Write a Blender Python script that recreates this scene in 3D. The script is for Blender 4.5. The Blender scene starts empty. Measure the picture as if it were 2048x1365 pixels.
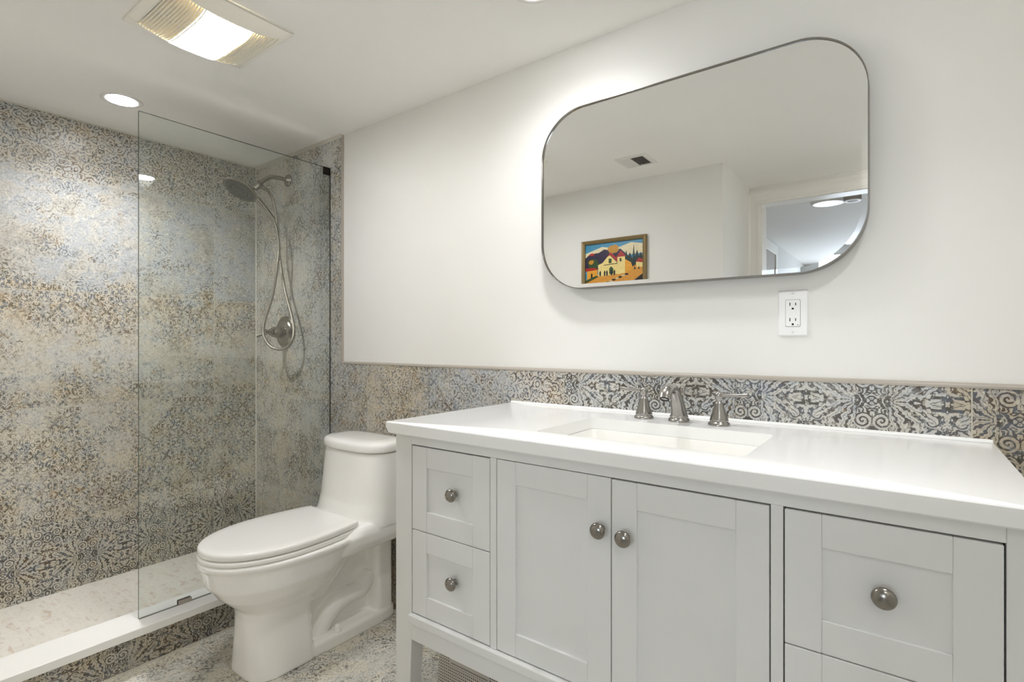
import bpy, bmesh, math, random
from math import sin, cos, pi, radians
from mathutils import Vector, Matrix

S = bpy.context.scene
COL = S.collection

# ------------------------------------------------------------------ camera
cam_d = bpy.data.cameras.new('camera')
cam = bpy.data.objects.new('camera', cam_d)
COL.objects.link(cam)
cam.location = (2.853, -1.479, 1.12)
cam.rotation_euler = (radians(90), 0, radians(36.7))
cam_d.sensor_width = 36.0
cam_d.lens = 1054.0 / 2048.0 * 36.0
cam_d.shift_y = 3.5 / 2048.0
cam_d.clip_start = 0.01
S.camera = cam

# ------------------------------------------------------------------ world, view, large lights
W = bpy.data.worlds.new('world')
S.world = W
W.use_nodes = True
W.node_tree.nodes['Background'].inputs[0].default_value = (0.72, 0.84, 1.0, 1)
W.node_tree.nodes['Background'].inputs[1].default_value = 2.0
S.view_settings.view_transform = 'Standard'
S.view_settings.look = 'None'
S.view_settings.gamma = 1.0
S.view_settings.use_curve_mapping = False
S.view_settings.exposure = 0.98
S.cycles.max_bounces = 14
S.cycles.diffuse_bounces = 12
S.cycles.glossy_bounces = 6
S.cycles.transparent_max_bounces = 12
S.cycles.caustics_reflective = False
S.cycles.caustics_refractive = False
S.cycles.sample_clamp_indirect = 6.0
FAN_GLOW = 40.0       # lens of the fan light
CAN_GLOW = 22.0       # recessed light lenses
BEAMS = ((0.370, -0.730, 29.0, 138), (2.050, -0.306, 12.0, 158), (2.950, -0.640, 13.5, 112))   # x, y, watts and cone of the recessed lamps; the last is added fill
FILL_GLOW = 5.0     # added fill light over the alcove, out of view
DISC_GLOW = 0.42       # hall ceiling light
DAYLIGHT = 11.0       # daylight through the added hall window

def area_light(name, loc, rot, sx, sy, power, color):
    d = bpy.data.lights.new(name, 'AREA')
    d.shape = 'RECTANGLE'; d.size = sx; d.size_y = sy
    d.energy = power; d.color = color
    o = bpy.data.objects.new(name, d)
    o.location = loc; o.rotation_euler = rot
    COL.objects.link(o)
    return o
def beam(x, y, w, cone):
    d = bpy.data.lights.new('recessed_lamp', 'SPOT')
    d.energy = w; d.spot_size = radians(cone); d.spot_blend = 1.0; d.shadow_soft_size = 0.045; d.color = (0.985, 0.988, 1.0)
    o = bpy.data.objects.new('recessed_lamp', d); o.location = (x, y, 2.070); COL.objects.link(o)
for x_, y_, w_, c_ in BEAMS:
    beam(x_, y_, w_, c_)
# daylight entering by an added, unseen window at the far end of the hall
area_light('added_window_daylight', (2.75, -5.93, 1.35), (radians(90), 0, 0), 1.25, 1.15, DAYLIGHT, (0.80, 0.89, 1.0))

# ------------------------------------------------------------------ mesh helpers
def new():
    return bmesh.new()

def box(bm, x0, x1, y0, y1, z0, z1, mi=0):
    vs = [bm.verts.new((x, y, z)) for x in (x0, x1) for y in (y0, y1) for z in (z0, z1)]
    for f in ((0, 1, 3, 2), (4, 6, 7, 5), (0, 4, 5, 1), (2, 3, 7, 6), (0, 2, 6, 4), (1, 5, 7, 3)):
        fa = bm.faces.new([vs[i] for i in f]); fa.material_index = mi
    return vs

def frustum(bm, lo, hi, z0, z1):
    """tapered box: lo / hi = (x0, x1, y0, y1) at z0 / z1"""
    vs = []
    for (a, z) in ((lo, z0), (hi, z1)):
        for (x, y) in ((a[0], a[2]), (a[1], a[2]), (a[1], a[3]), (a[0], a[3])):
            vs.append(bm.verts.new((x, y, z)))
    for f in ((3, 2, 1, 0), (4, 5, 6, 7), (0, 1, 5, 4), (1, 2, 6, 5), (2, 3, 7, 6), (3, 0, 4, 7)):
        bm.faces.new([vs[i] for i in f])

def loft(bm, rings, cap=True, closed=True, mi=0):
    R = [[bm.verts.new(p) for p in r] for r in rings]
    n = len(R[0])
    for a, b in zip(R, R[1:]):
        for i in range(n if closed else n - 1):
            j = (i + 1) % n
            f = bm.faces.new((a[i], a[j], b[j], b[i])); f.material_index = mi
    if cap:
        bm.faces.new(R[0][::-1]).material_index = mi
        bm.faces.new(R[-1]).material_index = mi
    return R

def basis(d):
    d = Vector(d).normalized()
    a = Vector((0, 0, 1)) if abs(d.z) < 0.95 else Vector((1, 0, 0))
    u = d.cross(a).normalized()
    return u, d.cross(u).normalized(), d

def lathe(bm, prof, org=(0, 0, 0), axis=(0, 0, 1), seg=32, mi=0, flute=None):
    """prof = [(radius, height along axis)]"""
    u, v, d = basis(axis)
    o = Vector(org)
    rings = []
    for (r, h) in prof:
        ring = []
        for k in range(seg):
            t = 2 * pi * k / seg
            rr = max(r, 1e-5)
            ring.append(o + d * h + u * (rr * cos(t)) + v * (rr * sin(t)))
        rings.append(ring)
    loft(bm, rings, True, True, mi)

def smooth_path(pts, n=8):
    P = [Vector(p) for p in pts]
    P = [P[0] * 2 - P[1]] + P + [P[-1] * 2 - P[-2]]
    out = []
    for i in range(1, len(P) - 2):
        a, b, c, d = P[i - 1:i + 3]
        for k in range(n):
            t = k / n
            out.append(0.5 * ((2 * b) + (c - a) * t + (2 * a - 5 * b + 4 * c - d) * t * t + (3 * b - a - 3 * c + d) * t ** 3))
    out.append(P[-2])
    return out

def tube(bm, pts, rad, seg=16, mi=0):
    P = [Vector(p) for p in pts]
    rad = rad if isinstance(rad, (list, tuple)) else [rad] * len(P)
    rings = []
    u = None
    for i, p in enumerate(P):
        d = (P[min(i + 1, len(P) - 1)] - P[max(i - 1, 0)]).normalized()
        if u is None:
            u = basis(d)[0]
        u = (u - d * u.dot(d)).normalized()
        w = d.cross(u)
        rings.append([p + (u * cos(2 * pi * k / seg) + w * sin(2 * pi * k / seg)) * rad[i] for k in range(seg)])
    loft(bm, rings, True, True, mi)

def interp(vals, n):
    """linear resample of a list to n values"""
    out = []
    for i in range(n):
        t = i / (n - 1) * (len(vals) - 1)
        k = min(int(t), len(vals) - 2)
        out.append(vals[k] + (vals[k + 1] - vals[k]) * (t - k))
    return out

def planar_uv(me):
    uv = me.uv_layers.new(name='UVMap')
    for p in me.polygons:
        n = p.normal
        ax = max(range(3), key=lambda i: abs(n[i]))
        for li in p.loop_indices:
            c = me.vertices[me.loops[li].vertex_index].co
            uv.data[li].uv = (c.y, c.z) if ax == 0 else ((c.x, c.z) if ax == 1 else (c.x, c.y))

def obj(name, bm, mats, parent=None, smooth=False, bevel=0, seg=2, uv=False, angle=40):
    bmesh.ops.recalc_face_normals(bm, faces=bm.faces)
    me = bpy.data.meshes.new(name)
    bm.to_mesh(me); bm.free()
    for m in (mats if isinstance(mats, (list, tuple)) else [mats]):
        me.materials.append(m)
    if uv:
        planar_uv(me)
    if smooth:
        me.polygons.foreach_set('use_smooth', [True] * len(me.polygons))
        me.set_sharp_from_angle(angle=radians(angle))
    o = bpy.data.objects.new(name, me)
    COL.objects.link(o)
    if bevel:
        b = o.modifiers.new('bevel', 'BEVEL')
        b.width = bevel; b.segments = seg; b.limit_method = 'ANGLE'; b.angle_limit = radians(40)
        b.harden_normals = False
    if parent:
        o.parent = parent
        o.matrix_parent_inverse = Matrix.Translation(parent.matrix_basis.translation).inverted() if parent.type == 'EMPTY' else Matrix()
    return o

def struct(name, bm, mats, **k):
    o = obj(name, bm, mats, **k)
    if o.parent is None:
        o['kind'] = 'structure'
    return o

def tag(o, label, cat, group=None):
    o['label'] = label; o['category'] = cat
    if group:
        o['group'] = group
    return o

def thing(name, label, cat, loc=(0, 0, 0), group=None):
    o = bpy.data.objects.new(name, None)
    o.empty_display_size = 0.05
    COL.objects.link(o); o.location = loc
    return tag(o, label, cat, group)

# ------------------------------------------------------------------ material helpers
def srgb(r, g, b):
    f = lambda c: (c / 255 / 12.92) if c / 255 <= 0.04045 else ((c / 255 + 0.055) / 1.055) ** 2.4
    return (f(r), f(g), f(b), 1)

class G:
    """small node-graph writer"""
    def __init__(s, name):
        s.m = bpy.data.materials.new(name); s.m.use_nodes = True
        s.t = s.m.node_tree
        s.bsdf = s.t.nodes['Principled BSDF']; s.out = s.t.nodes['Material Output']
    def n(s, typ, **kw):
        nd = s.t.nodes.new(typ)
        for k, v in kw.items():
            setattr(nd, k, v)
        return nd
    def put(s, sock, val):
        if hasattr(val, 'is_output'):
            s.t.links.new(val, sock)
        elif val is not None:
            sock.default_value = val
    def m_(s, op, a, b=None, c=None, clamp=False):
        nd = s.n('ShaderNodeMath', operation=op, use_clamp=clamp)
        for i, v in enumerate((a, b, c)):
            s.put(nd.inputs[i], v)
        return nd.outputs[0]
    def vm(s, op, a, b=None, scale=None):
        nd = s.n('ShaderNodeVectorMath', operation=op)
        s.put(nd.inputs[0], a)
        if b is not None: s.put(nd.inputs[1], b)
        if scale is not None: s.put(nd.inputs['Scale'], scale)
        return nd.outputs[0]
    def xyz(s, x, y, z=0.0):
        nd = s.n('ShaderNodeCombineXYZ')
        for i, v in enumerate((x, y, z)): s.put(nd.inputs[i], v)
        return nd.outputs[0]
    def sep(s, v):
        nd = s.n('ShaderNodeSeparateXYZ'); s.put(nd.inputs[0], v)
        return nd.outputs
    def noise(s, vec, scale, detail=2.0, rough=0.5, dist=0.0, color=False):
        nd = s.n('ShaderNodeTexNoise')
        s.put(nd.inputs['Vector'], vec)
        for k, v in (('Scale', scale), ('Detail', detail), ('Roughness', rough), ('Distortion', dist)):
            s.put(nd.inputs[k], v)
        return nd.outputs['Color' if color else 'Fac']
    def step(s, v, a, b, lo=0.0, hi=1.0):
        nd = s.n('ShaderNodeMapRange', interpolation_type='SMOOTHSTEP')
        s.put(nd.inputs[0], v)
        for i, x in ((1, a), (2, b), (3, lo), (4, hi)): s.put(nd.inputs[i], x)
        return nd.outputs[0]
    def mix(s, f, a, b, mode='MIX'):
        nd = s.n('ShaderNodeMix', data_type='RGBA', blend_type=mode)
        s.put(nd.inputs[0], f); s.put(nd.inputs[6], a); s.put(nd.inputs[7], b)
        return nd.outputs[2]
    def fmix(s, f, a, b):
        nd = s.n('ShaderNodeMix', data_type='FLOAT')
        s.put(nd.inputs[0], f); s.put(nd.inputs[2], a); s.put(nd.inputs[3], b)
        return nd.outputs[0]
    def ramp(s, f, stops, mode='LINEAR'):
        nd = s.n('ShaderNodeValToRGB')
        cr = nd.color_ramp; cr.interpolation = mode
        while len(cr.elements) < len(stops): cr.elements.new(0.5)
        for e, (p, c) in zip(cr.elements, stops):
            e.position = p; e.color = c
        s.put(nd.inputs[0], f)
        return nd.outputs[0]
    def bump(s, h, strength=0.2, dist=0.002):
        nd = s.n('ShaderNodeBump')
        nd.inputs['Strength'].default_value = strength; nd.inputs['Distance'].default_value = dist
        s.put(nd.inputs['Height'], h)
        s.t.links.new(nd.outputs[0], s.bsdf.inputs['Normal'])
    def set(s, **kw):
        for k, v in kw.items():
            s.put(s.bsdf.inputs[{'color': 'Base Color', 'rough': 'Roughness', 'metal': 'Metallic', 'spec': 'Specular IOR Level',
                                 'coat': 'Coat Weight', 'emit': 'Emission Color', 'power': 'Emission Strength', 'ior': 'IOR'}[k]], v)
        return s.m

def plain(name, col, rough=0.5, metal=0.0, spec=0.5, var=0.03, scale=30.0, coat=0.0, bump=0.0, bscale=200.0):
    g = G(name)
    co = g.n('ShaderNodeTexCoord').outputs['Object']
    f = g.noise(co, scale, 3.0)
    lo = tuple(c * (1 - var) for c in col[:3]) + (1,)
    hi = tuple(min(1, c * (1 + var)) for c in col[:3]) + (1,)
    g.set(color=g.mix(f, lo, hi), rough=rough, metal=metal, spec=spec, coat=coat)
    if bump:
        g.bump(g.noise(co, bscale, 2.0), bump, 0.001)
    return g.m

def glow(name, col, power):
    g = G(name)
    return g.set(color=col, rough=0.4, emit=col, power=power)

# vintage-carpet printed porcelain tile: 1.005 x 0.4826 m pieces in straight rows
def carpet_tile(name, u0, v0, seed, axis, span, zones, pw=1.005, ph=0.4826, grout=srgb(192, 187, 172), rough=0.32):
    """zones: (position along the axis, ground tint, damask weight, rosette weight, wear) = which print covers which stretch"""
    g = G(name)
    uv = g.n('ShaderNodeUVMap', uv_map='UVMap').outputs[0]
    U, V, _ = g.sep(uv)
    u = g.m_('SUBTRACT', U, u0); v = g.m_('SUBTRACT', V, v0)
    ui = g.m_('DIVIDE', u, pw); vi = g.m_('DIVIDE', v, ph)
    iu = g.m_('FLOOR', ui); jv = g.m_('FLOOR', vi)
    du = g.m_('MULTIPLY', g.m_('PINGPONG', ui, 0.5), pw)
    dv = g.m_('MULTIPLY', g.m_('PINGPONG', vi, 0.5), ph)
    gr = g.step(g.m_('MINIMUM', du, dv), 0.0009, 0.0017, 1.0, 0.0)
    wn = g.n('ShaderNodeTexWhiteNoise', noise_dimensions='3D')
    g.put(wn.inputs['Vector'], g.xyz(iu, jv, seed))
    off = g.vm('SCALE', wn.outputs['Color'], scale=31.0)
    P = g.vm('ADD', g.xyz(u, v, 0.0), off)
    wob = g.vm('SCALE', g.vm('SUBTRACT', g.noise(P, 16.0, 3.0, color=True), (0.5, 0.5, 0.5)), scale=0.010)
    Q = g.vm('ADD', P, wob)
    qx, qy, _ = g.sep(Q)
    # A: large damask mirrored about both axes: fans of lobed leaves, spiral scrolls between the fans
    W2 = g.vm('ADD', P, g.vm('SCALE', wob, scale=0.45))
    wx, wy, _ = g.sep(W2)
    ax = g.m_('PINGPONG', wx, 0.135); ay = g.m_('PINGPONG', wy, 0.115)
    ca = g.m_('SUBTRACT', ax, 0.026)
    r = g.m_('SQRT', g.m_('ADD', g.m_('MULTIPLY', ca, ca), g.m_('MULTIPLY', ay, ay)))
    th = g.m_('ARCTAN2', ay, ca)
    na = g.noise(g.xyz(ax, ay, 3.1), 22.0, 2.0, 0.5, 2.0)
    nf = g.noise(g.xyz(ax, ay, 8.4), 70.0, 2.0, 0.5, 1.0)
    tc = g.m_('ADD', g.m_('SUBTRACT', th, g.m_('MULTIPLY', r, 4.5)), g.m_('MULTIPLY', g.m_('SUBTRACT', na, 0.5), 0.5))
    lw = g.m_('ADD', g.m_('COSINE', g.m_('MULTIPLY', tc, 17.0)), g.m_('MULTIPLY', 0.45, g.m_('SINE', g.m_('ADD', g.m_('MULTIPLY', r, 560.0), g.m_('MULTIPLY', nf, 9.0)))))
    rib = g.step(g.m_('ABSOLUTE', g.m_('SINE', g.m_('MULTIPLY', tc, 8.5))), 0.05, 0.13)
    lim = g.m_('ADD', g.m_('ADD', 0.090, g.m_('MULTIPLY', 0.012, g.m_('COSINE', g.m_('MULTIPLY', tc, 17.0)))), g.m_('MULTIPLY', g.m_('SUBTRACT', na, 0.5), 0.06))
    fan = g.m_('MULTIPLY', g.m_('MULTIPLY', g.step(g.m_('SUBTRACT', lim, r), 0.0, 0.003), g.step(r, 0.012, 0.016)), g.step(g.m_('ABSOLUTE', th), 1.35, 1.5, 1.0, 0.0))
    leaf = g.m_('MULTIPLY', g.m_('MULTIPLY', g.step(lw, -0.45, -0.15), rib), fan)
    def spiral(cx, cy, rad, pitch, sgn):
        dx = g.m_('SUBTRACT', ax, cx); dy = g.m_('SUBTRACT', ay, cy)
        rr = g.m_('SQRT', g.m_('ADD', g.m_('MULTIPLY', dx, dx), g.m_('MULTIPLY', dy, dy)))
        tt = g.m_('MULTIPLY', g.m_('ARCTAN2', dy, dx), sgn)
        line = g.step(g.m_('SINE', g.m_('ADD', g.m_('MULTIPLY', rr, 2 * pi / pitch), g.m_('ADD', tt, g.m_('MULTIPLY', nf, 2.5)))), -0.45, -0.05)
        return line, g.step(rr, rad - 0.002, rad, 1.0, 0.0)
    scroll = g.step(g.m_('SINE', g.m_('ADD', g.m_('MULTIPLY', na, 40.0), g.m_('MULTIPLY', nf, 7.0))), -0.15, 0.15)
    for (cx_, cy_, rad_, pit_, sg_) in ((0.018, 0.046, 0.020, 0.0095, 1.0), (0.104, 0.098, 0.019, 0.0090, -1.0), (0.016, 0.094, 0.016, 0.0080, -1.0), (0.110, 0.040, 0.015, 0.0080, 1.0)):
        ln_, mk_ = spiral(cx_, cy_, rad_, pit_, sg_)
        scroll = g.fmix(mk_, scroll, ln_)
    A = g.fmix(fan, scroll, leaf)
    # B: small scrolled damask in ogee trellis
    q2x, q2y, _ = g.sep(g.vm('ADD', Q, g.vm('SCALE', g.vm('SUBTRACT', g.noise(P, 5.0, 2.0, color=True), (0.5, 0.5, 0.5)), scale=0.09)))
    bx = g.m_('PINGPONG', q2x, 0.040); by = g.m_('PINGPONG', q2y, 0.052)
    nb = g.noise(g.xyz(bx, by, 7.7), 44.0, 2.0, 0.5, 1.6)
    og = g.m_('SUBTRACT', g.m_('ADD', g.m_('DIVIDE', bx, 0.040), g.m_('MULTIPLY', 0.22, g.m_('SINE', g.m_('MULTIPLY', by, 120.8)))), g.m_('SUBTRACT', 1.0, g.m_('DIVIDE', by, 0.052)))
    B = g.step(g.m_('SINE', g.m_('MULTIPLY', nb, 33.0)), -0.45, -0.05)
    B = g.m_('MULTIPLY', B, g.step(g.m_('ABSOLUTE', og), 0.03, 0.06, 0.45, 1.0))
    # C: curled rosettes
    vo = g.n('ShaderNodeTexVoronoi', voronoi_dimensions='2D', feature='F1')
    g.put(vo.inputs['Vector'], g.vm('ADD', Q, g.vm('SCALE', wob, scale=1.6)))
    vo.inputs['Scale'].default_value = 27.0
    nc = g.m_('ADD', g.m_('MULTIPLY', vo.outputs['Distance'], 19.0), g.m_('MULTIPLY', g.noise(Q, 46.0, 2.0, 0.5, 1.2), 15.0))
    C = g.step(g.m_('SINE', nc), -0.72, -0.20)
    # which print goes where, with ragged borders
    rag = g.noise(P, 6.5, 6.0, 0.62)
    co = {'u': U, 'v': V}[axis]
    t = g.m_('DIVIDE', g.m_('SUBTRACT', g.m_('ADD', co, g.m_('MULTIPLY', g.m_('SUBTRACT', rag, 0.5), 0.40)), span[0]), span[1] - span[0])
    pos = lambda z: (z[0] - span[0]) / (span[1] - span[0])
    tint = g.ramp(t, [(pos(z), srgb(*z[1])) for z in zones])
    wts = g.ramp(t, [(pos(z), (z[2], z[3], z[4], 1)) for z in zones])
    sp = g.n('ShaderNodeSeparateColor'); g.put(sp.inputs[0], wts)
    wA, wC, wW = sp.outputs
    sel = g.noise(P, 2.6, 2.0); sel2 = g.noise(g.vm('ADD', P, (5.0, 9.0, 2.0)), 3.2, 2.0)
    sa = g.m_('ADD', sel, g.m_('MULTIPLY', g.m_('SUBTRACT', wA, 0.5), 0.6))
    sc = g.m_('ADD', sel2, g.m_('MULTIPLY', g.m_('SUBTRACT', wC, 0.5), 0.6))
    pat = g.fmix(g.step(sa, 0.49, 0.51), B, A)
    pat = g.fmix(g.step(sc, 0.49, 0.51), pat, C)
    # wear: print scuffed away in cloudy patches and fine specks
    wear_n = g.noise(P, 7.0, 8.0, 0.70)
    speck = g.noise(P, 85.0, 4.0, 0.7)
    wv = g.m_('ADD', g.m_('ADD', wear_n, g.m_('MULTIPLY', g.m_('SUBTRACT', speck, 0.5), 0.55)), g.m_('MULTIPLY', g.m_('SUBTRACT', wW, 0.5), 0.34))
    wear = g.step(wv, 0.41, 0.60)
    # ground colour: tint with cloudy beige, blue-grey and taupe
    cloud = g.ramp(g.noise(g.vm('ADD', P, (2.0, 4.0, 0.0)), 6.0, 7.0, 0.70), [
        (0.30, srgb(158, 144, 122)), (0.41, srgb(204, 194, 172)), (0.48, srgb(214, 208, 194)),
        (0.535, srgb(190, 194, 197)), (0.59, srgb(208, 206, 198)), (0.66, srgb(202, 188, 162)), (0.75, srgb(168, 170, 168))])
    base = g.mix(0.45, tint, cloud)
    dark = g.ramp(g.noise(g.vm('ADD', P, (11.0, 3.0, 6.0)), 7.0, 5.0, 0.70), [
        (0.28, srgb(44, 34, 28)), (0.42, srgb(66, 56, 44)), (0.49, srgb(64, 61, 54)), (0.545, srgb(84, 90, 100)), (0.60, srgb(74, 56, 42)), (0.70, srgb(120, 98, 66))])
    soft = g.ramp(g.noise(g.vm('ADD', P, (4.0, 6.0, 1.0)), 11.0, 4.0, 0.66), [
        (0.30, srgb(98, 72, 52)), (0.42, srgb(112, 96, 74)), (0.49, srgb(92, 90, 80)), (0.545, srgb(110, 118, 130)), (0.60, srgb(96, 88, 76)), (0.70, srgb(156, 128, 86))])
    dark = g.mix(g.step(wA, 0.25, 0.75), soft, dark)
    ink = g.m_('MULTIPLY', g.m_('SUBTRACT', 1.0, pat), g.fmix(wear, 0.94, 0.24))
    col = g.mix(ink, base, dark)
    # broken print: crisp flecks of brown, blue, ochre and bare pale ground
    fl = g.noise(g.vm('ADD', P, (1.0, 7.0, 3.0)), 44.0, 6.0, 0.78)
    flc = g.ramp(g.noise(g.vm('ADD', P, (8.0, 1.0, 4.0)), 8.0, 4.0, 0.6), [(0.36, srgb(84, 62, 46)), (0.46, srgb(70, 66, 56)), (0.53, srgb(106, 116, 136)), (0.61, srgb(150, 122, 78))])
    col = g.mix(g.m_('MULTIPLY', g.step(fl, 0.56, 0.60), g.fmix(wear, 0.55, 0.40)), col, flc)
    lt = g.noise(g.vm('ADD', P, (3.0, 3.0, 9.0)), 60.0, 5.0, 0.78)
    col = g.mix(g.m_('MULTIPLY', g.step(lt, 0.56, 0.60), 0.5), col, srgb(216, 210, 196))
    dk = g.step(g.noise(P, 150.0, 3.0, 0.8), 0.57, 0.63)
    col = g.mix(g.m_('MULTIPLY', dk, g.fmix(wear, 0.40, 0.20)), col, srgb(70, 62, 50))
    col = g.mix(gr, col, grout)
    g.set(color=col, rough=g.fmix(gr, rough, 0.8), spec=0.42)
    g.bump(g.m_('SUBTRACT', 1.0, gr), 0.35, 0.0015)
    return g.m

TILE_LEFT = carpet_tile('carpet_tile_left', -0.22, 0.853, 1.0, 'v', (0.0, 2.1), [  # print zones by height; upper tints lowered, lower ones raised to offset uneven light
    (0.05, (206, 201, 186), 1.0, 0.0, 0.10), (0.33, (206, 199, 182), 0.95, 0.0, 0.14), (0.40, (224, 214, 194), 0.2, 0.1, 0.42), (0.62, (224, 216, 198), 0.1, 0.1, 0.40),
    (0.82, (204, 198, 182), 0.1, 0.15, 0.45), (0.90, (196, 186, 164), 0.1, 0.1, 0.40), (1.05, (200, 198, 188), 0.1, 0.1, 0.80), (1.18, (198, 187, 168), 0.1, 0.0, 0.45),
    (1.32, (196, 180, 154), 0.15, 0.1, 0.28), (1.39, (158, 160, 162), 0.0, 0.9, 0.66), (1.78, (152, 154, 155), 0.0, 0.9, 0.70), (1.86, (180, 177, 168), 0.1, 1.0, 0.36), (2.08, (172, 168, 160), 0.5, 1.0, 0.12)])
TILE_BACK = carpet_tile('carpet_tile_back', 0.957, 0.853, 2.0, 'u', (-0.1, 3.2), [
    (0.0, (196, 192, 178), 0.1, 0.4, 0.50), (0.30, (204, 198, 184), 0.1, 0.2, 0.62), (0.62, (198, 200, 198), 0.1, 0.2, 0.48), (0.88, (192, 190, 180), 0.0, 0.1, 0.36),
    (1.00, (196, 182, 158), 0.3, 0.3, 0.40), (1.28, (188, 174, 152), 0.3, 0.4, 0.36), (1.38, (172, 178, 186), 0.1, 0.5, 0.50), (1.68, (172, 176, 182), 0.1, 0.6, 0.45),
    (1.76, (190, 180, 168), 0.9, 1.0, 0.06), (1.95, (186, 178, 168), 0.9, 0.9, 0.06), (2.00, (186, 186, 182), 1.0, 0.0, 0.04), (2.50, (180, 184, 188), 1.0, 0.0, 0.24),
    (2.95, (178, 179, 178), 1.0, 0.0, 0.10), (2.98, (160, 146, 124), 0.8, 0.0, 0.20)])
TILE_FLOOR = carpet_tile('carpet_tile_floor', 1.742, -0.119, 5.0, 'u', (0.0, 3.0), [
    (0.0, (238, 233, 216), 0.7, 0.45, 0.62), (1.0, (238, 234, 220), 0.55, 0.35, 0.64), (2.0, (230, 227, 216), 0.5, 0.3, 0.64)])
TILE_CURB = carpet_tile('carpet_tile_curb', -0.30, -0.20, 8.0, 'u', (-1.5, 0.0), [
    (-1.5, (190, 182, 162), 0.9, 0.1, 0.10), (-0.7, (176, 164, 146), 0.8, 0.1, 0.20), (0.0, (168, 160, 144), 0.9, 0.1, 0.10)])

def mosaic():
    g = G('cream_marble_mosaic')
    uv = g.n('ShaderNodeUVMap', uv_map='UVMap').outputs[0]
    U, V, _ = g.sep(uv)
    r = g.m_('DIVIDE', g.m_('ADD', V, 1.0), 0.0525)
    row = g.m_('FLOOR', r)
    s = g.m_('ADD', g.m_('DIVIDE', U, 0.155), g.m_('MULTIPLY', g.m_('MODULO', row, 2.0), 0.5))
    col_i = g.m_('FLOOR', s)
    d = g.m_('MINIMUM', g.m_('MULTIPLY', g.m_('PINGPONG', r, 0.5), 0.0525), g.m_('MULTIPLY', g.m_('PINGPONG', s, 0.5), 0.155))
    gr = g.step(d, 0.0006, 0.0014, 1.0, 0.0)
    wn = g.n('ShaderNodeTexWhiteNoise', noise_dimensions='2D')
    g.put(wn.inputs['Vector'], g.xyz(row, col_i))
    P = g.vm('ADD', g.xyz(g.m_('MULTIPLY', U, 0.45), V, 0.0), g.vm('SCALE', wn.outputs['Color'], scale=9.0))
    f = g.noise(P, 34.0, 5.0, 0.65, 0.8)
    c = g.ramp(f, [(0.33, srgb(214, 198, 184)), (0.43, srgb(232, 227, 216)), (0.55, srgb(238, 235, 226)), (0.68, srgb(226, 219, 208))])
    c = g.mix(g.m_('MULTIPLY', wn.outputs['Value'], 0.12), c, srgb(206, 196, 184))
    g.set(color=g.mix(gr, c, srgb(238, 235, 226)), rough=0.35)
    return g.m

M = {}
M['paint'] = plain('white_wall_paint', srgb(234, 233, 229), 0.55, var=0.012, scale=6, bump=0.04, bscale=260)
M['ceiling'] = plain('ceiling_paint', srgb(251, 250, 247), 0.7, var=0.012, scale=5)
M['hall_paint'] = plain('hall_wall_paint', srgb(214, 214, 212), 0.6, var=0.01)
M['hall_floor'] = plain('hall_floor', srgb(150, 132, 112), 0.4, var=0.1, scale=8)
M['trim'] = plain('cream_tile_edge_trim', srgb(172, 164, 153), 0.35, var=0.02)
M['caulk'] = plain('caulk', srgb(206, 202, 190), 0.5, var=0.03)
M['white_trim'] = plain('white_door_trim', srgb(240, 238, 232), 0.35, var=0.01)
M['mosaic'] = mosaic()
M['quartz'] = plain('white_quartz', srgb(244, 244, 243), 0.16, var=0.012, scale=90)
M['stone'] = plain('white_curb_stone', srgb(246, 245, 242), 0.25, var=0.012, scale=60)
M['china'] = plain('white_vitreous_china', srgb(246, 245, 242), 0.09, var=0.004, coat=0.3)
M['seat'] = plain('white_seat_plastic', srgb(246, 245, 242), 0.2, var=0.004)
M['cabinet'] = plain('pale_grey_cabinet_paint', srgb(229, 229, 228), 0.36, var=0.012, scale=20)
M['gap_shade'] = plain('dark_gap_shade', srgb(34, 31, 28), 0.9)
M['nickel'] = plain('brushed_nickel', srgb(168, 165, 160), 0.24, 1.0, var=0.04, scale=140)
M['knob'] = plain('dark_satin_nickel', srgb(150, 145, 138), 0.2, 1.0, var=0.05, scale=120)
M['shower_metal'] = plain('satin_nickel', srgb(160, 154, 142), 0.26, 1.0, var=0.04, scale=140)
M['face'] = plain('dark_spray_face', srgb(96, 94, 86), 0.45, 0.3)
M['frame'] = plain('steel_mirror_frame', srgb(150, 146, 140), 0.22, 1.0, var=0.03)
M['silver'] = plain('mirror_silver', (0.93, 0.935, 0.93, 1), 0.0, 1.0, var=0.002)
M['plate'] = plain('white_outlet_plate', srgb(240, 240, 240), 0.3, var=0.004)
M['slot'] = plain('dark_slot', srgb(24, 22, 20), 0.6)
M['ivory'] = plain('ivory_fan_plastic', srgb(250, 247, 238), 0.4, var=0.01)
M['fan_inside_lit'] = plain('lamplit_fan_inside', srgb(206, 192, 150), 0.8)  # cream colour stands in for lamplight between the fan louvres
M['vent_white'] = plain('white_register', srgb(232, 230, 226), 0.4, var=0.01)
M['bronze'] = plain('dark_bronze_clip', srgb(58, 44, 40), 0.35, 0.8)
M['clip'] = plain('nickel_clip', srgb(168, 160, 150), 0.4, 0.3)
M['gold'] = plain('antique_gold_frame', srgb(142, 122, 82), 0.4, 0.4, var=0.12, scale=40)
M['detector'] = plain('grey_detector_plastic', srgb(150, 142, 134), 0.5)
M['door'] = plain('hall_door_paint', srgb(150, 140, 128), 0.4)
M['fan_lens'] = glow('lit_fan_lens', (0.985, 0.988, 1.0, 1), FAN_GLOW)
M['can_lens'] = glow('lit_recessed_lens', (1.0, 0.99, 0.985, 1), CAN_GLOW)
M['fill_lens'] = glow('lit_fill_lens', (0.97, 0.985, 1.0, 1), FILL_GLOW)
M['disc_lens'] = glow('lit_hall_lens', (0.92, 0.97, 1.0, 1), DISC_GLOW)

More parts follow.
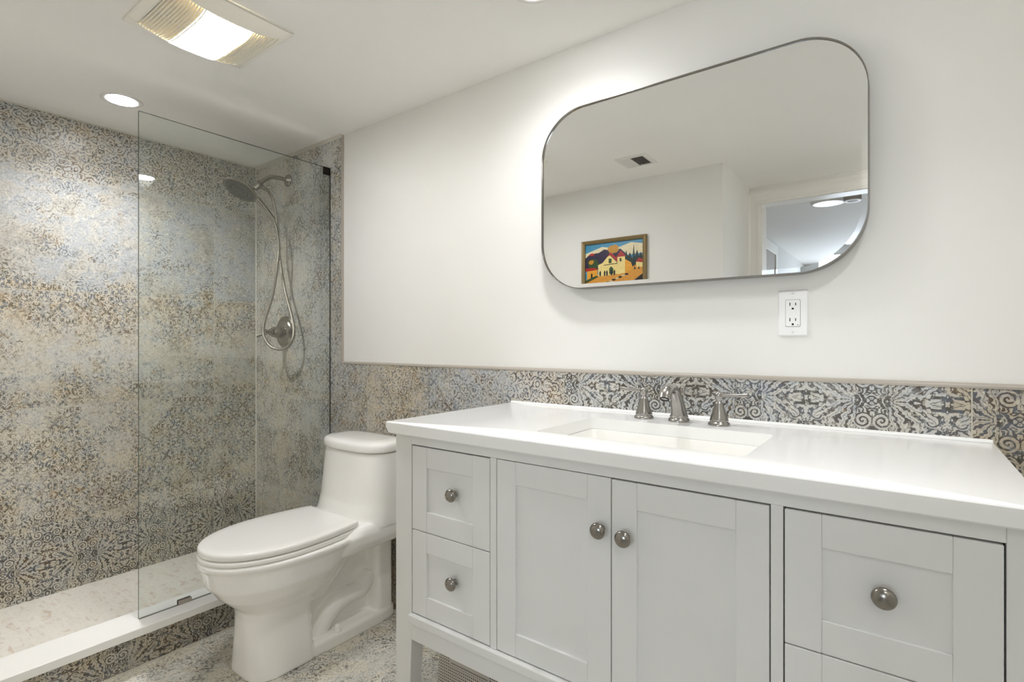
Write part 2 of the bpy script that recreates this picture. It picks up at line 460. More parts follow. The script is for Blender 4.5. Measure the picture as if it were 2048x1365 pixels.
def glass_mat():
    g = G('shower_glass')
    tr = g.n('ShaderNodeBsdfTransparent'); tr.inputs[0].default_value = (0.955, 0.972, 0.962, 1)
    gl = g.n('ShaderNodeBsdfGlossy'); gl.inputs['Roughness'].default_value = 0.0
    gl.inputs[0].default_value = (1, 1, 1, 1)
    fr = g.n('ShaderNodeFresnel'); fr.inputs[0].default_value = 1.45
    mx = g.n('ShaderNodeMixShader')
    g.t.links.new(fr.outputs[0], mx.inputs[0]); g.t.links.new(tr.outputs[0], mx.inputs[1]); g.t.links.new(gl.outputs[0], mx.inputs[2])
    g.t.links.new(mx.outputs[0], g.out.inputs[0])
    return g.m
M['glass'] = glass_mat()
M['glass_edge'] = plain('green_glass_edge', srgb(84, 96, 88), 0.2)

# ------------------------------------------------------------------ room shell
H = 2.08
YR = -1.495         # wall behind the camera, left of the alcove
YD = -2.09          # door wall at the end of the alcove
XA = 2.075          # corner where the alcove starts
XR = 3.45           # right wall

bm = new(); box(bm, -0.12, XR + 0.12, YD - 0.12, 0.13, -0.12, 0.0)
struct('floor', bm, TILE_FLOOR, uv=True)
bm = new(); box(bm, 0.0, 0.61, YR, 0.0, 0.0005, 0.07)
struct('floor_shower', bm, M['mosaic'], uv=True)
bm = new(); box(bm, -0.12, XR + 0.12, YD - 0.12, 0.13, H, H + 0.1)
struct('ceiling', bm, M['ceiling'])
bm = new(); box(bm, -0.12, 0.0, YR, 0.0, 0.0, H)
struct('wall_left', bm, TILE_LEFT, uv=True)
bm = new()
box(bm, -0.12, 0.767, 0.0, 0.13, 0.0, H, 0)                 # tiled shower end
box(bm, 0.767, XR + 0.12, 0.0, 0.13, 0.0, 1.0235, 0)        # tiled wainscot
box(bm, 0.767, XR + 0.12, 0.0095, 0.13, 1.0235, H, 1)       # painted wall above
struct('wall_back', bm, [TILE_BACK, M['paint']], uv=True)
bm = new(); box(bm, -0.12, XA, YD, YR, 0.0, H)
struct('wall_rear', bm, M['paint'])
bm = new()
DX0, DX1, DZ = 2.135, 2.93, 1.992
box(bm, XA - 0.3, DX0, YD - 0.12, YD, 0.0, H)
box(bm, DX1, XR + 0.12, YD - 0.12, YD, 0.0, H)
box(bm, DX0, DX1, YD - 0.12, YD, DZ, H)
struct('wall_door', bm, M['paint'])
bm = new(); box(bm, XR, XR + 0.12, YD, 0.0, 0.0, H)
struct('wall_right', bm, M['paint'])

# tile edge trims and caulk
bm = new(); box(bm, 0.767, 0.7755, -0.0015, 0.0095, 1.0235, H)
struct('trim_1', bm, M['trim'], bevel=0.0015)
bm = new()
prof = [(0.0095, 1.0235), (-0.0015, 1.0235), (-0.0022, 1.027), (-0.001, 1.031), (0.003, 1.0338), (0.0095, 1.0345)]
R = [[(x, y, z) for (y, z) in prof] for x in (0.767, XR)]
loft(bm, R)
struct('trim_2', bm, M['trim'], smooth=True, angle=50)
bm = new()
R = [[(x, 0.0, H), (x, -0.012, H), (x, -0.010, H - 0.004), (x, -0.001, H - 0.012), (x, 0.0, H - 0.013)] for x in (0.0, 0.7755)]
loft(bm, R)
struct('trim_3', bm, M['caulk'])
bm = new()
R = [[(0.0, y, H), (0.006, y, H), (0.005, y, H - 0.003), (0.0, y, H - 0.006)] for y in (YR, 0.0)]
loft(bm, R)
struct('trim_4', bm, M['caulk'])
bm = new()
R = [[(0.0, 0.0, z), (0.0035, 0.0, z), (0.0, -0.0035, z)] for z in (0.07, H)]
loft(bm, R)
struct('trim_5', bm, M['caulk'])
bm = new(); box(bm, 0.7345, 0.7405, YR, 0.0, 0.0, 0.005)
struct('trim_6', bm, M['caulk'])

# door casing round the opening behind the camera
def casing(name, x0, x1, z1, yf, mat):
    """mitred three-sided casing with a stepped profile; yf = wall face, room side towards +y"""
    w = 0.086
    bm = new()
    steps = [(0.0, 0.0), (0.0, 0.013), (0.008, 0.017), (0.026, 0.017), (0.032, 0.012), (0.066, 0.010), (0.072, 0.014), (0.084, 0.014), (w, 0.010), (w, 0.0)]
    # path: left bottom, left top, right top, right bottom (outer side is away from the opening)
    R = []
    for (cx, cz, sx, sz) in ((x0, 0.0, -1, 0), (x0, z1, -1, 1), (x1, z1, 1, 1), (x1, 0.0, 1, 0)):
        R.append([(cx + sx * (w - d), yf + h, cz + sz * (w - d)) for (d, h) in steps])
    loft(bm, R)
    return struct(name, bm, mat, smooth=True, angle=30)
casing('trim_7', DX0 + 0.004, DX1 - 0.004, DZ - 0.02, YD, M['white_trim'])
bm = new()
box(bm, DX0, DX0 + 0.016, YD - 0.12, YD + 0.002, 0.0, DZ - 0.016)
box(bm, DX1 - 0.016, DX1, YD - 0.12, YD + 0.002, 0.0, DZ - 0.016)
box(bm, DX0, DX1, YD - 0.12, YD + 0.002, DZ - 0.016, DZ)
struct('trim_8', bm, M['white_trim'])

# hall beyond the doorway
HX0, HX1, HY = 1.86, 3.6, -6.0
bm = new(); box(bm, HX0 - 0.1, HX1 + 0.1, HY - 0.1, YD - 0.12, -0.12, 0.0)
struct('floor_hall', bm, M['hall_floor'])
bm = new(); box(bm, HX0 - 0.1, HX1 + 0.1, HY - 0.1, YD - 0.12, H, H + 0.1)
struct('ceiling_hall', bm, M['ceiling'])
bm = new(); box(bm, HX0 - 0.1, HX0, HY, YD - 0.12, 0.0, H)
struct('wall_hall_left', bm, M['hall_paint'])
bm = new(); box(bm, HX1, HX1 + 0.1, HY, YD - 0.12, 0.0, H)
struct('wall_hall_right', bm, M['hall_paint'])
bm = new()
wx0, wx1, wz0, wz1 = 2.1, 3.4, 0.75, 1.95
box(bm, HX0 - 0.1, wx0, HY - 0.1, HY, 0.0, H)
box(bm, wx1, HX1 + 0.1, HY - 0.1, HY, 0.0, H)
box(bm, wx0, wx1, HY - 0.1, HY, 0.0, wz0)
box(bm, wx0, wx1, HY - 0.1, HY, wz1, H)
struct('wall_hall_far', bm, M['hall_paint'])
bm = new()
for (a, b, c, d) in ((wx0, wx1, wz0, wz0 + 0.05), (wx0, wx1, wz1 - 0.05, wz1), (wx0, wx0 + 0.05, wz0, wz1), (wx1 - 0.05, wx1, wz0, wz1),
                     ((wx0 + wx1) / 2 - 0.025, (wx0 + wx1) / 2 + 0.025, wz0, wz1)):
    box(bm, a, b, HY - 0.08, HY - 0.02, c, d)
win = struct('added_window_1', bm, M['white_trim'])  # window added out of view to bring daylight into the hall
bm = new(); box(bm, wx0 + 0.05, wx1 - 0.05, HY - 0.055, HY - 0.05, wz0 + 0.05, wz1 - 0.05)
obj('pane', bm, M['glass'], win)
# hall door and its casing in the left wall of the hall
bm = new(); box(bm, HX0, HX0 + 0.012, -4.05, -3.25, 0.0, 1.95)
d1 = struct('door_1', bm, M['door'], bevel=0.002)
bm = new()
for (a, b) in ((-3.25, -3.16), (-4.14, -4.05)):
    box(bm, HX0, HX0 + 0.02, a, b, 0.0, 2.04)
box(bm, HX0, HX0 + 0.02, -4.05, -3.25, 1.95, 2.04)
struct('trim_9', bm, M['white_trim'], bevel=0.003)

# ------------------------------------------------------------------ vanity
V = thing('bathroom_vanity', 'pale grey shaker bathroom vanity on legs with two doors and four drawers', 'vanity', (2.38, -0.28, 0.0))
YF = -0.541
cab = M['cabinet']
XL, XRT = 1.7696, 2.9885
def leg(x0, x1, y0, y1, inner):
    bm = new()
    z = 0.42
    lo = [x0, x1, y0, y1]
    if inner > 0: lo[1] -= 0.016
    else: lo[0] += 0.016
    if y0 < -0.3: lo[3] -= 0.016
    else: lo[2] += 0.016
    frustum(bm, lo, (x0, x1, y0, y1), 0.0, 0.352)
    box(bm, x0, x1, y0, y1, 0.352, 0.880)
    bmesh.ops.remove_doubles(bm, verts=bm.verts, dist=1e-5)
    return obj('leg', bm, cab, V, bevel=0.0012)
leg(XL, 1.8295, YF, YF + 0.045, 1)
leg(2.9597, XRT, YF, YF + 0.045, -1)
leg(XL, 1.8295, -0.05, -0.004, 1)
leg(2.9597, XRT, -0.05, -0.004, -1)
# carcass: sides, bottom, back, face rails and dividers
bm = new()
box(bm, XL + 0.006, XL + 0.022, YF + 0.044, -0.05, 0.352, 0.880)
box(bm, XRT - 0.022, XRT - 0.006, YF + 0.044, -0.05, 0.352, 0.880)
box(bm, XL + 0.02, XRT - 0.02, YF + 0.03, -0.006, 0.40, 0.418)
box(bm, XL + 0.02, XRT - 0.02, -0.018, -0.006, 0.40, 0.880)
obj('carcass', bm, cab, V, bevel=0.0008)
bm = new()
box(bm, 1.8297, 2.9595, YF, YF + 0.022, 0.8575, 0.8805)
obj('top_rail', bm, cab, V, bevel=0.0008)
for (a, b) in ((2.0917, 2.1092), (2.6782, 2.6962)):
    bm = new(); box(bm, a, b, YF, YF + 0.022, 0.4218, 0.8574)
    obj('divider', bm, cab, V, bevel=0.0008)
bm = new(); box(bm, 1.8275, 2.9612, YF - 0.011, YF + 0.03, 0.3995, 0.4212)
obj('bottom_moulding', bm, cab, V, bevel=0.003, seg=3)
bm = new(); box(bm, 1.8297, 2.9595, YF, YF + 0.018, 0.3515, 0.3995)
obj('apron', bm, cab, V, bevel=0.0008)
bm = new(); box(bm, 1.8297, 2.9595, YF + 0.0195, YF + 0.029, 0.4218, 0.8574)
obj('gap_shade_backing', bm, M['gap_shade'], V)  # near-black sheet that paints the shade in the gaps round the fronts

def knob(par, x, z):
    bm = new()
    lathe(bm, [(0.0085, 0.0), (0.0085, 0.002), (0.0062, 0.005), (0.0052, 0.010), (0.0062, 0.0145), (0.011, 0.0165), (0.0150, 0.0185),
               (0.0162, 0.0210), (0.0156, 0.0236), (0.0135, 0.0262), (0.0095, 0.0284), (0.0045, 0.0296), (0.0004, 0.0299)],
          (x, YF + 0.0035, z), (0, -1, 0), 32)
    k = obj('knob', bm, M['knob'], None, smooth=True, angle=60)
    k.parent = par
    return k

def front(kind, x0, x1, z0, z1, kx, kz, knob_on=None):
    """shaker front: two full-height stiles, rails between them, recessed panel, knob"""
    s = 0.0515
    bm = new()
    box(bm, x0, x0 + s, YF + 0.0005, YF + 0.019, z0, z1)
    box(bm, x1 - s, x1, YF + 0.0005, YF + 0.019, z0, z1)
    box(bm, x0 + s, x1 - s, YF + 0.0010, YF + 0.0185, z1 - s, z1)
    box(bm, x0 + s, x1 - s, YF + 0.0010, YF + 0.0185, z0, z0 + s)
    f = obj(kind, bm, cab, V, bevel=0.0014)
    bm = new()
    box(bm, x0 + s - 0.004, x1 - s + 0.004, YF + 0.0065, YF + 0.016, z0 + s - 0.004, z1 - s + 0.004)
    p = obj('panel', bm, cab, None); p.parent = f
    if kx < x0 + s or kx > x1 - s:
        k = knob(f, kx, kz)
    else:
        k = knob(f, kx, kz); k.location.y = 0.0062
    return f
front('drawer', 1.8323, 2.0895, 0.6397, 0.8540, 1.9775, 0.752)
front('drawer', 1.8323, 2.0895, 0.4238, 0.6378, 1.9775, 0.5385)
front('door', 2.1108, 2.3931, 0.4238, 0.8555, 2.3735, 0.7535)
front('door', 2.3954, 2.6758, 0.4238, 0.8540, 2.4262, 0.7492)
front('drawer', 2.6985, 2.9574, 0.6397, 0.8540, 2.829, 0.752)
front('drawer', 2.6985, 2.9574, 0.4238, 0.6378, 2.829, 0.5385)

# countertop with the sink cut-out
CT = 0.911
cx0, cx1, cy0, cy1 = 1.744, 3.004, -0.556, -0.001
sx0, sx1, sy0, sy1 = 2.153, 2.617, -0.4475, -0.163
def rrect(x0, x1, y0, y1, r, n=6):
    pts = []
    for (cx, cy, a) in ((x1 - r, y1 - r, 0), (x0 + r, y1 - r, 90), (x0 + r, y0 + r, 180), (x1 - r, y0 + r, 270)):
        for k in range(n + 1):
            t = radians(a + 90 * k / n)
            pts.append((cx + r * cos(t), cy + r * sin(t)))
    return pts
def slab_with_hole(name, outer_fn, hole, z0, z1, mat):
    bm = new()
    levels = outer_fn
    rings_o = [[bm.verts.new((x, y, z)) for (x, y) in pts] for (pts, z) in levels]
    n = len(rings_o[0])
    for a, b in zip(rings_o, rings_o[1:]):
        for i in range(n):
            bm.faces.new((a[i], a[(i + 1) % n], b[(i + 1) % n], b[i]))
    hr = [[bm.verts.new((x, y, z)) for (x, y) in hole] for z in (z0, z1)]
    m = len(hr[0])
    for i in range(m):
        bm.faces.new((hr[0][i], hr[1][i], hr[1][(i + 1) % m], hr[0][(i + 1) % m]))
    # the outer ring and the hole have the same number of points: bridge them
    for o_, h_ in ((rings_o[0], hr[0]), (rings_o[-1], hr[1])):
        for i in range(n):
            bm.faces.new((o_[i], o_[(i + 1) % n], h_[(i + 1) % m], h_[i]))
    return bm
def outer(dx, d):
    return rrect(cx0 + dx, cx1 - dx, cy0 + d, cy1 - d * 0.2, 0.003 + 0.0, 6)
lv = [(outer(0.014, 0.0025), CT - 0.030), (outer(0.0105, 0.0), CT - 0.0275), (outer(0.0, 0.0), CT - 0.014), (outer(0.0008, 0.0), CT - 0.0028),
      (outer(0.0022, 0.0012), CT - 0.0008), (outer(0.0042, 0.0032), CT)]
bm = slab_with_hole('countertop', lv, rrect(sx0, sx1, sy0, sy1, 0.012, 6), CT - 0.030, CT, M['quartz'])
tag(obj('countertop', bm, M['quartz'], smooth=True, angle=25), 'white quartz countertop with rectangular sink cut-out on the grey vanity', 'countertop')
bm = new()
prof = [(0.0, CT), (-0.007, CT), (-0.004, CT + 0.003), (-0.0015, CT + 0.006), (0.0, CT + 0.0065)]
loft(bm, [[(x, y - 0.0, z + 0.0003) for (y, z) in prof] for x in (cx0 + 0.004, cx1 - 0.004)])
struct('trim_10', bm, M['quartz'])

# undermount basin
bm = new()
def ring(d, z, r): return [(x, y, z) for (x, y) in rrect(sx0 + d, sx1 - d, sy0 + d, sy1 - d, r, 6)]
zb = CT - 0.0304
rings = [ring(-0.012, zb, 0.02), ring(0.002, zb, 0.014), ring(0.004, zb - 0.004, 0.014), ring(0.008, zb - 0.075, 0.02), ring(0.016, zb - 0.105, 0.03),
         ring(0.034, zb - 0.118, 0.04), ring(0.10, zb - 0.124, 0.03)]
lo = [ring(0.09, zb - 0.136, 0.03), ring(0.02, zb - 0.13, 0.04), ring(-0.004, zb - 0.10, 0.03), ring(-0.012, zb - 0.012, 0.02)]
loft(bm, rings + lo, cap=False)
bm.verts.ensure_lookup_table()
bm2 = bm
R = len(rings)
n = len(rings[0])
bm.faces.new([bm.verts[(R - 1) * n + i] for i in range(n)])
bm.faces.new([bm.verts[R * n + i] for i in range(n)][::-1])
for f in [f for f in bm.faces if len(f.verts) == 4 and {v.index for v in f.verts} & set(range((R - 1) * n, R * n)) and {v.index for v in f.verts} & set(range(R * n, (R + 1) * n))]:
    bm.faces.remove(f)
bm.verts.index_update()
for i in range(n):   # close the flange between the outer shell and the rim
    a, b = len(bm.verts) - n + i, len(bm.verts) - n + (i + 1) % n
    bm.verts.ensure_lookup_table()
    bm.faces.new((bm.verts[a], bm.verts[b], bm.verts[(i + 1) % n], bm.verts[i]))
sink = thing('undermount_sink', 'white rectangular undermount basin below the quartz countertop', 'sink', (2.385, -0.305, CT - 0.16))
obj('basin', bm, M['china'], sink, smooth=True, angle=50)
bm = new(); lathe(bm, [(0.0, -0.001), (0.021, -0.001), (0.022, 0.001), (0.018, 0.0025), (0.0, 0.002)], (2.385, -0.29, zb - 0.1235))
obj('drain', bm, M['nickel'], sink, smooth=True)

# ------------------------------------------------------------------ widespread faucet
FA = thing('bathroom_faucet', 'brushed nickel widespread faucet with two lever handles behind the sink', 'faucet', (2.375, -0.092, CT))
def handle(x, y, s):
    bm = new()
    lathe(bm, [(0.0262, 0.0), (0.0268, 0.003), (0.0255, 0.0065), (0.0225, 0.0088), (0.0215, 0.0105), (0.0228, 0.0120), (0.0226, 0.0142), (0.0200, 0.022),
               (0.0160, 0.034), (0.0125, 0.046), (0.0105, 0.0545), (0.0098, 0.0575), (0.0070, 0.0595), (0.0066, 0.0625), (0.0088, 0.0668),
               (0.0104, 0.0725), (0.0103, 0.0785), (0.0085, 0.083), (0.005, 0.0853), (0.0004, 0.086)], (x, y, CT), (0, 0, 1), 40)
    h = obj('handle', bm, M['nickel'], FA, smooth=True, angle=50)
    bm = new()
    pts = [(x + s * d, y, CT + 0.0765 + z) for (d, z) in ((0.006, 0), (0.02, 0.0), (0.045, 0.001), (0.068, 0.0032), (0.0695, 0.0034))]
    tube(bm, pts, [0.0056, 0.0046, 0.0043, 0.0052, 0.0030], 16)
    l = obj('lever', bm, M['nickel'], None, smooth=True, angle=50); l.parent = h
handle(2.274, -0.091, -1)
handle(2.4755, -0.095, 1)
fx, fy = 2.371, -0.0885
bm = new()
lathe(bm, [(0.0275, 0.0), (0.028, 0.003), (0.0268, 0.0065), (0.0240, 0.009), (0.0228, 0.0108), (0.0240, 0.0125), (0.0238, 0.0148), (0.0215, 0.0165)], (fx, fy, CT), (0, 0, 1), 40)
obj('base', bm, M['nickel'], FA, smooth=True, angle=50)
# spout: flat oval neck leaning forward then curling down to the outlet
bm = new()
path = smooth_path([(fx, fy, CT + 0.014), (fx, fy - 0.006, CT + 0.034), (fx, fy - 0.022, CT + 0.064), (fx, fy - 0.046, CT + 0.087), (fx, fy - 0.074, CT + 0.0925),
                    (fx, fy - 0.096, CT + 0.0835), (fx, fy - 0.106, CT + 0.068)], 6)
wid = interp([0.0225, 0.0190, 0.0160, 0.0150, 0.0155, 0.0160, 0.0160], len(path))
thk = interp([0.0225, 0.0210, 0.0150, 0.0110, 0.0110, 0.0125, 0.0130], len(path))
rings = []
for i, p in enumerate(path):
    d = (path[min(i + 1, len(path) - 1)] - path[max(i - 1, 0)]).normalized()
    nrm = Vector((1, 0, 0)).cross(d)
    rings.append([p + Vector((1, 0, 0)) * (wid[i] * cos(2 * pi * k / 28)) + nrm * (thk[i] * sin(2 * pi * k / 28)) for k in range(28)])
loft(bm, rings)
sp = obj('spout', bm, M['nickel'], FA, smooth=True, angle=60)
bm = new()
d = (path[-1] - path[-2]).normalized()
lathe(bm, [(0.0118, -0.001), (0.0118, 0.0012), (0.0085, 0.0012), (0.008, -0.001)], path[-1], d, 24)
o = obj('aerator', bm, M['slot'], None, smooth=True); o.parent = sp
bm = new()
lathe(bm, [(0.0028, 0.0), (0.0028, 0.058), (0.0062, 0.060), (0.0066, 0.063), (0.0046, 0.0655), (0.0052, 0.072), (0.0072, 0.078), (0.0074, 0.083), (0.005, 0.0865), (0.0004, 0.087)],
      (fx + 0.001, fy + 0.027, CT + 0.006), (0, 0, 1), 24)
obj('pop_up_knob', bm, M['nickel'], FA, smooth=True, angle=60)

# ------------------------------------------------------------------ wall mirror
MI = thing('wall_mirror', 'large rounded rectangular mirror with a thin steel rim hung above the vanity', 'mirror', (2.340, 0.0095, 1.29))
mx0, mx1, mz0, mz1, mr = 1.8945, 2.7875, 1.290, 1.8605, 0.150
def rring(d, y):
    return [(x, y, z) for (x, z) in rrect(mx0 + d, mx1 - d, mz0 + d, mz1 - d, mr - d, 20)]
bm = new()
loft(bm, [rring(0.0, 0.0095), rring(0.0, -0.0315), rring(0.0004, -0.0322), rring(0.0018, -0.0322), rring(0.0022, -0.0315), rring(0.0022, 0.0085)], cap=False)
obj('frame', bm, M['frame'], MI, smooth=True, angle=40)
bm = new()
R = loft(bm, [rring(0.0024, 0.006), rring(0.0024, -0.0262), rring(0.0140, -0.0265)], cap=False)
bm.faces.new(R[-1]); bm.faces.new(R[0][::-1])
obj('glass', bm, M['silver'], MI)

# ------------------------------------------------------------------ outlet
OU = thing('power_outlet', 'white double power outlet on the white wall below the mirror', 'outlet', (2.627, 0.0095, 1.195))
ox, oz = 2.6275, 1.1945
YW = 0.0095
bm = new()
def rr3(x0, x1, z0, z1, r, y, n=5): return [(x, y, z) for (x, z) in rrect(x0, x1, z0, z1, r, n)]
loft(bm, [rr3(ox - .0340, ox + .0340, oz - .0575, oz + .0575, .003, YW), rr3(ox - .0340, ox + .0340, oz - .0575, oz + .0575, .003, YW - .0015),
          rr3(ox - .0310, ox + .0310, oz - .0545, oz + .0545, .003, YW - .0055)])
obj('cover_plate', bm, M['plate'], OU)
bm = new()
loft(bm, [rr3(ox - .0170, ox + .0170, oz - .0340, oz + .0340, .003, YW - .0050), rr3(ox - .0170, ox + .0170, oz - .0340, oz + .0340, .003, YW - .0058)])
obj('reveal', bm, plain('outlet_reveal', srgb(150, 148, 146), 0.5), OU)
bm = new()
loft(bm, [rr3(ox - .0161, ox + .0161, oz - .0331, oz + .0331, .003, YW - .0052), rr3(ox - .0161, ox + .0161, oz - .0331, oz + .0331, .003, YW - .0068)])
rec = obj('receptacle', bm, M['plate'], OU)
def sub(name, bm, mat, par, **k):
    o = obj(name, bm, mat, None, **k); o.parent = par
    return o
for sgn in (1, -1):
    zc = oz + (0.0225 if sgn > 0 else -0.0165)
    for (a, hgt) in ((-.0064, .0042), (.0064, .0034)):
        bm = new(); box(bm, ox + a - .0010, ox + a + .0010, YW - .0070, YW - .0060, zc - hgt, zc + hgt)
        sub('slot', bm, M['slot'], rec)
    bm = new(); lathe(bm, [(0.0027, 0.0), (0.0027, 0.001)], (ox, YW - .0060, zc - .0115), (0, -1, 0), 16)
    sub('ground_hole', bm, M['slot'], rec)
bm = new(); lathe(bm, [(0.0011, 0.0), (0.0011, 0.001)], (ox + .0110, YW - .0060, oz - .0295), (0, -1, 0), 12)
sub('indicator', bm, M['slot'], rec)
for (a, b) in ((.0032, .0090), (-.0042, .0018)):
    bm = new(); box(bm, ox - .0072, ox + .0072, YW - .0074, YW - .0062, oz + a, oz + b)
    sub('test_button', bm, M['plate'], rec, bevel=0.0004)
for dz, rot in ((0.0480, 0.1), (-0.0480, -0.5)):
    bm = new()
    lathe(bm, [(0.0034, 0.0), (0.0034, 0.0006), (0.0024, 0.0012), (0.0003, 0.0014)], (ox, YW - .0052, oz + dz), (0, -1, 0), 16)
    sc = obj('screw', bm, M['plate'], OU, smooth=True)
    bm = new(); box(bm, -0.0030, 0.0030, -0.0002, 0.0, -0.0004, 0.0004)
    bmesh.ops.rotate(bm, verts=bm.verts, cent=(0, 0, 0), matrix=Matrix.Rotation(rot, 3, 'Y'))
    bmesh.ops.translate(bm, verts=bm.verts, vec=(ox, YW - .0065, oz + dz))
    o = obj('screw_slot', bm, plain('screw_shadow', srgb(150, 150, 150), 0.5), None); o.parent = sc

# ------------------------------------------------------------------ toilet
TX = 1.062
TO = thing('toilet', 'white one-piece toilet with closed lid between shower curb and vanity', 'toilet', (TX, -0.35, 0.0))
def egg(hw, yf, yb, z, nb=2.6, nf=2.15, split=0.45, seg=56):
    """outline: rounded front (towards -y), squarer back"""
    ym = yb + (yf - yb) * split
    pts = []
    for k in range(seg):
        t = 2 * pi * k / seg
        c, s = cos(t), sin(t)
        n_ = nb if s > 0 else nf
        x = hw * math.copysign(abs(c) ** (2 / n_), c)
        y = ym + (yb - ym) * abs(s) ** (2 / n_) if s > 0 else ym + (yf - ym) * abs(s) ** (2 / n_)
        pts.append((TX + x, y, z))
    return pts
bm = new()
# bowl and front pedestal
loft(bm, [egg(.118, -.612, -.385, 0.0, 6, 3.2, .40), egg(.116, -.608, -.388, .03, 6, 3.2, .40), egg(.110, -.604, -.392, .12, 6, 3.0, .40),
          egg(.108, -.604, -.392, .19, 6, 2.8, .40), egg(.114, -.612, -.380, .222, 5, 2.5, .42), egg(.136, -.640, -.36, .248, 5, 2.4, .43), egg(.160, -.672, -.31, .28, 4, 2.3, .45),
          egg(.182, -.704, -.26, .325, 3, 2.2, .48), egg(.188, -.715, -.20, .365, 2.6, 2.15, .48), egg(.192, -.722, -.16, .388, 2.6, 2.1, .48),
          egg(.199, -.731, -.15, .396, 2.6, 2.1, .48), egg(.199, -.731, -.15, .408, 2.6, 2.1, .48), egg(.194, -.726, -.15, .413, 2.6, 2.1, .48)])
# deck behind the seat that carries the tank
def sect(hw, yf, yb, z, n=5): return egg(hw, yf, yb, z, n, n, .5)
loft(bm, [sect(.165, -.36, -.012, .338), sect(.186, -.36, -.008, .352), sect(.196, -.36, -.006, .378), sect(.197, -.36, -.006, .405), sect(.190, -.30, -.008, .425),
          sect(.182, -.26, -.012, .436)])
# tank
loft(bm, [egg(.200, -.262, -.010, .415, 5, 2.6, .5), egg(.198, -.242, -.010, .45, 5, 2.6, .5), egg(.196, -.226, -.010, .50, 5, 2.6, .5),
          egg(.192, -.215, -.010, .60, 5, 2.6, .5), egg(.186, -.206, -.010, .690, 5, 2.6, .5)])
# rear pillar, recessed web and floor flange
loft(bm, [sect(.106, -.115, -.03, 0.0, 6), sect(.104, -.115, -.03, .36, 6)])
box(bm, TX - .042, TX + .042, -.40, -.06, 0.0, .35)
loft(bm, [sect(.115, -.44, -.008, 0.0, 6), sect(.114, -.44, -.010, .040, 6), sect(.100, -.44, -.018, .047, 6)])
# bowl underside web
frustum(bm, (TX - .085, TX + .085, -.41, -.34), (TX - .12, TX + .12, -.42, -.22), .19, .35)
# trapway, one on each side
for s in (1, -1):
    X = TX + s * 0.046
    path = smooth_path([(X, -.365, .02), (X + s * .006, -.335, .075), (X + s * .012, -.295, .122), (X + s * .014, -.25, .142), (X + s * .014, -.20, .142),
                        (X + s * .014, -.165, .148), (X + s * .012, -.135, .172), (X + s * .01, -.115, .20)], 6)
    tube(bm, path, interp([.034, .036, .037, .037, .036, .035, .033, .026], len(path)), 20)
body = obj('bowl', bm, M['china'], TO)
rm = body.modifiers.new('remesh', 'REMESH'); rm.mode = 'VOXEL'; rm.voxel_size = 0.0042; rm.use_smooth_shade = True
sm = body.modifiers.new('smooth', 'SMOOTH'); sm.factor = 0.5; sm.iterations = 6
bm = new()
loft(bm, [egg(.186, -.206, -.010, .6935, 5, 2.6, .5), egg(.191, -.212, -.008, .6955, 5, 2.6, .5), egg(.1925, -.2135, -.008, .702, 5, 2.6, .5), egg(.1925, -.2135, -.008, .716, 5, 2.6, .5),
          egg(.190, -.211, -.009, .724, 5, 2.6, .5), egg(.184, -.205, -.013, .7305, 5, 2.6, .5), egg(.170, -.192, -.022, .735, 5, 2.6, .5), egg(.13, -.16, -.05, .7372, 4, 2.6, .5)])
obj('tank_lid', bm, M['china'], TO, smooth=True, angle=60)
def seat_ring(z, d, yb=-.243):
    """lid outline: straight back edge, sides widening to the middle, rounded elongated front"""
    pts = []
    y0, ym, yf = yb - d * .6, -.46, -.728 + d
    hr, hm = .160 - d, .187 - d
    side = []
    for k in range(15):
        t = k / 14
        side.append((hr + (hm - hr) * sin(pi / 2 * t), y0 + (ym - y0) * t))
    for k in range(1, 25):
        t = pi / 2 * k / 24
        side.append((hm * cos(t) ** (2 / 2.12), ym + (yf - ym) * sin(t) ** (2 / 2.12)))
    side[0] = (hr - .004, y0); side.insert(1, (hr - .0005, y0 - .004))
    return [(TX + x, y, z) for (x, y) in side] + [(TX - x, y, z) for (x, y) in side[-2::-1]]
bm = new()
loft(bm, [seat_ring(.4145, .004), seat_ring(.4165, .001), seat_ring(.420, 0), seat_ring(.4270, 0), seat_ring(.4295, .002), seat_ring(.4302, .006), seat_ring(.4303, .03)])
obj('seat', bm, M['seat'], TO, smooth=True, angle=60)
bm = new()
loft(bm, [seat_ring(.4338, .03), seat_ring(.4338, .007), seat_ring(.4348, .003), seat_ring(.4372, .0015), seat_ring(.4470, .0012), seat_ring(.4525, .0025), seat_ring(.4555, .0055), seat_ring(.4568, .0105), seat_ring(.4574, .04)])
obj('seat_lid', bm, M['seat'], TO, smooth=True, angle=60)
for dx in (-.07, .07):
    bm = new(); box(bm, TX + dx - .02, TX + dx + .02, -.275, -.225, .412, .4425)
    obj('hinge', bm, M['seat'], TO, bevel=0.004)
for dx in (.095, -.095):
    bm = new(); lathe(bm, [(0.0145, 0.0), (0.0145, 0.003), (0.0112, 0.005), (0.0105, 0.020), (0.0088, 0.0245), (0.004, 0.026), (0.0003, 0.0262)], (TX + dx, -.292, .0450), (0, 0, 1), 24)
    obj('bolt_cap', bm, M['seat'], TO, smooth=True, angle=60)

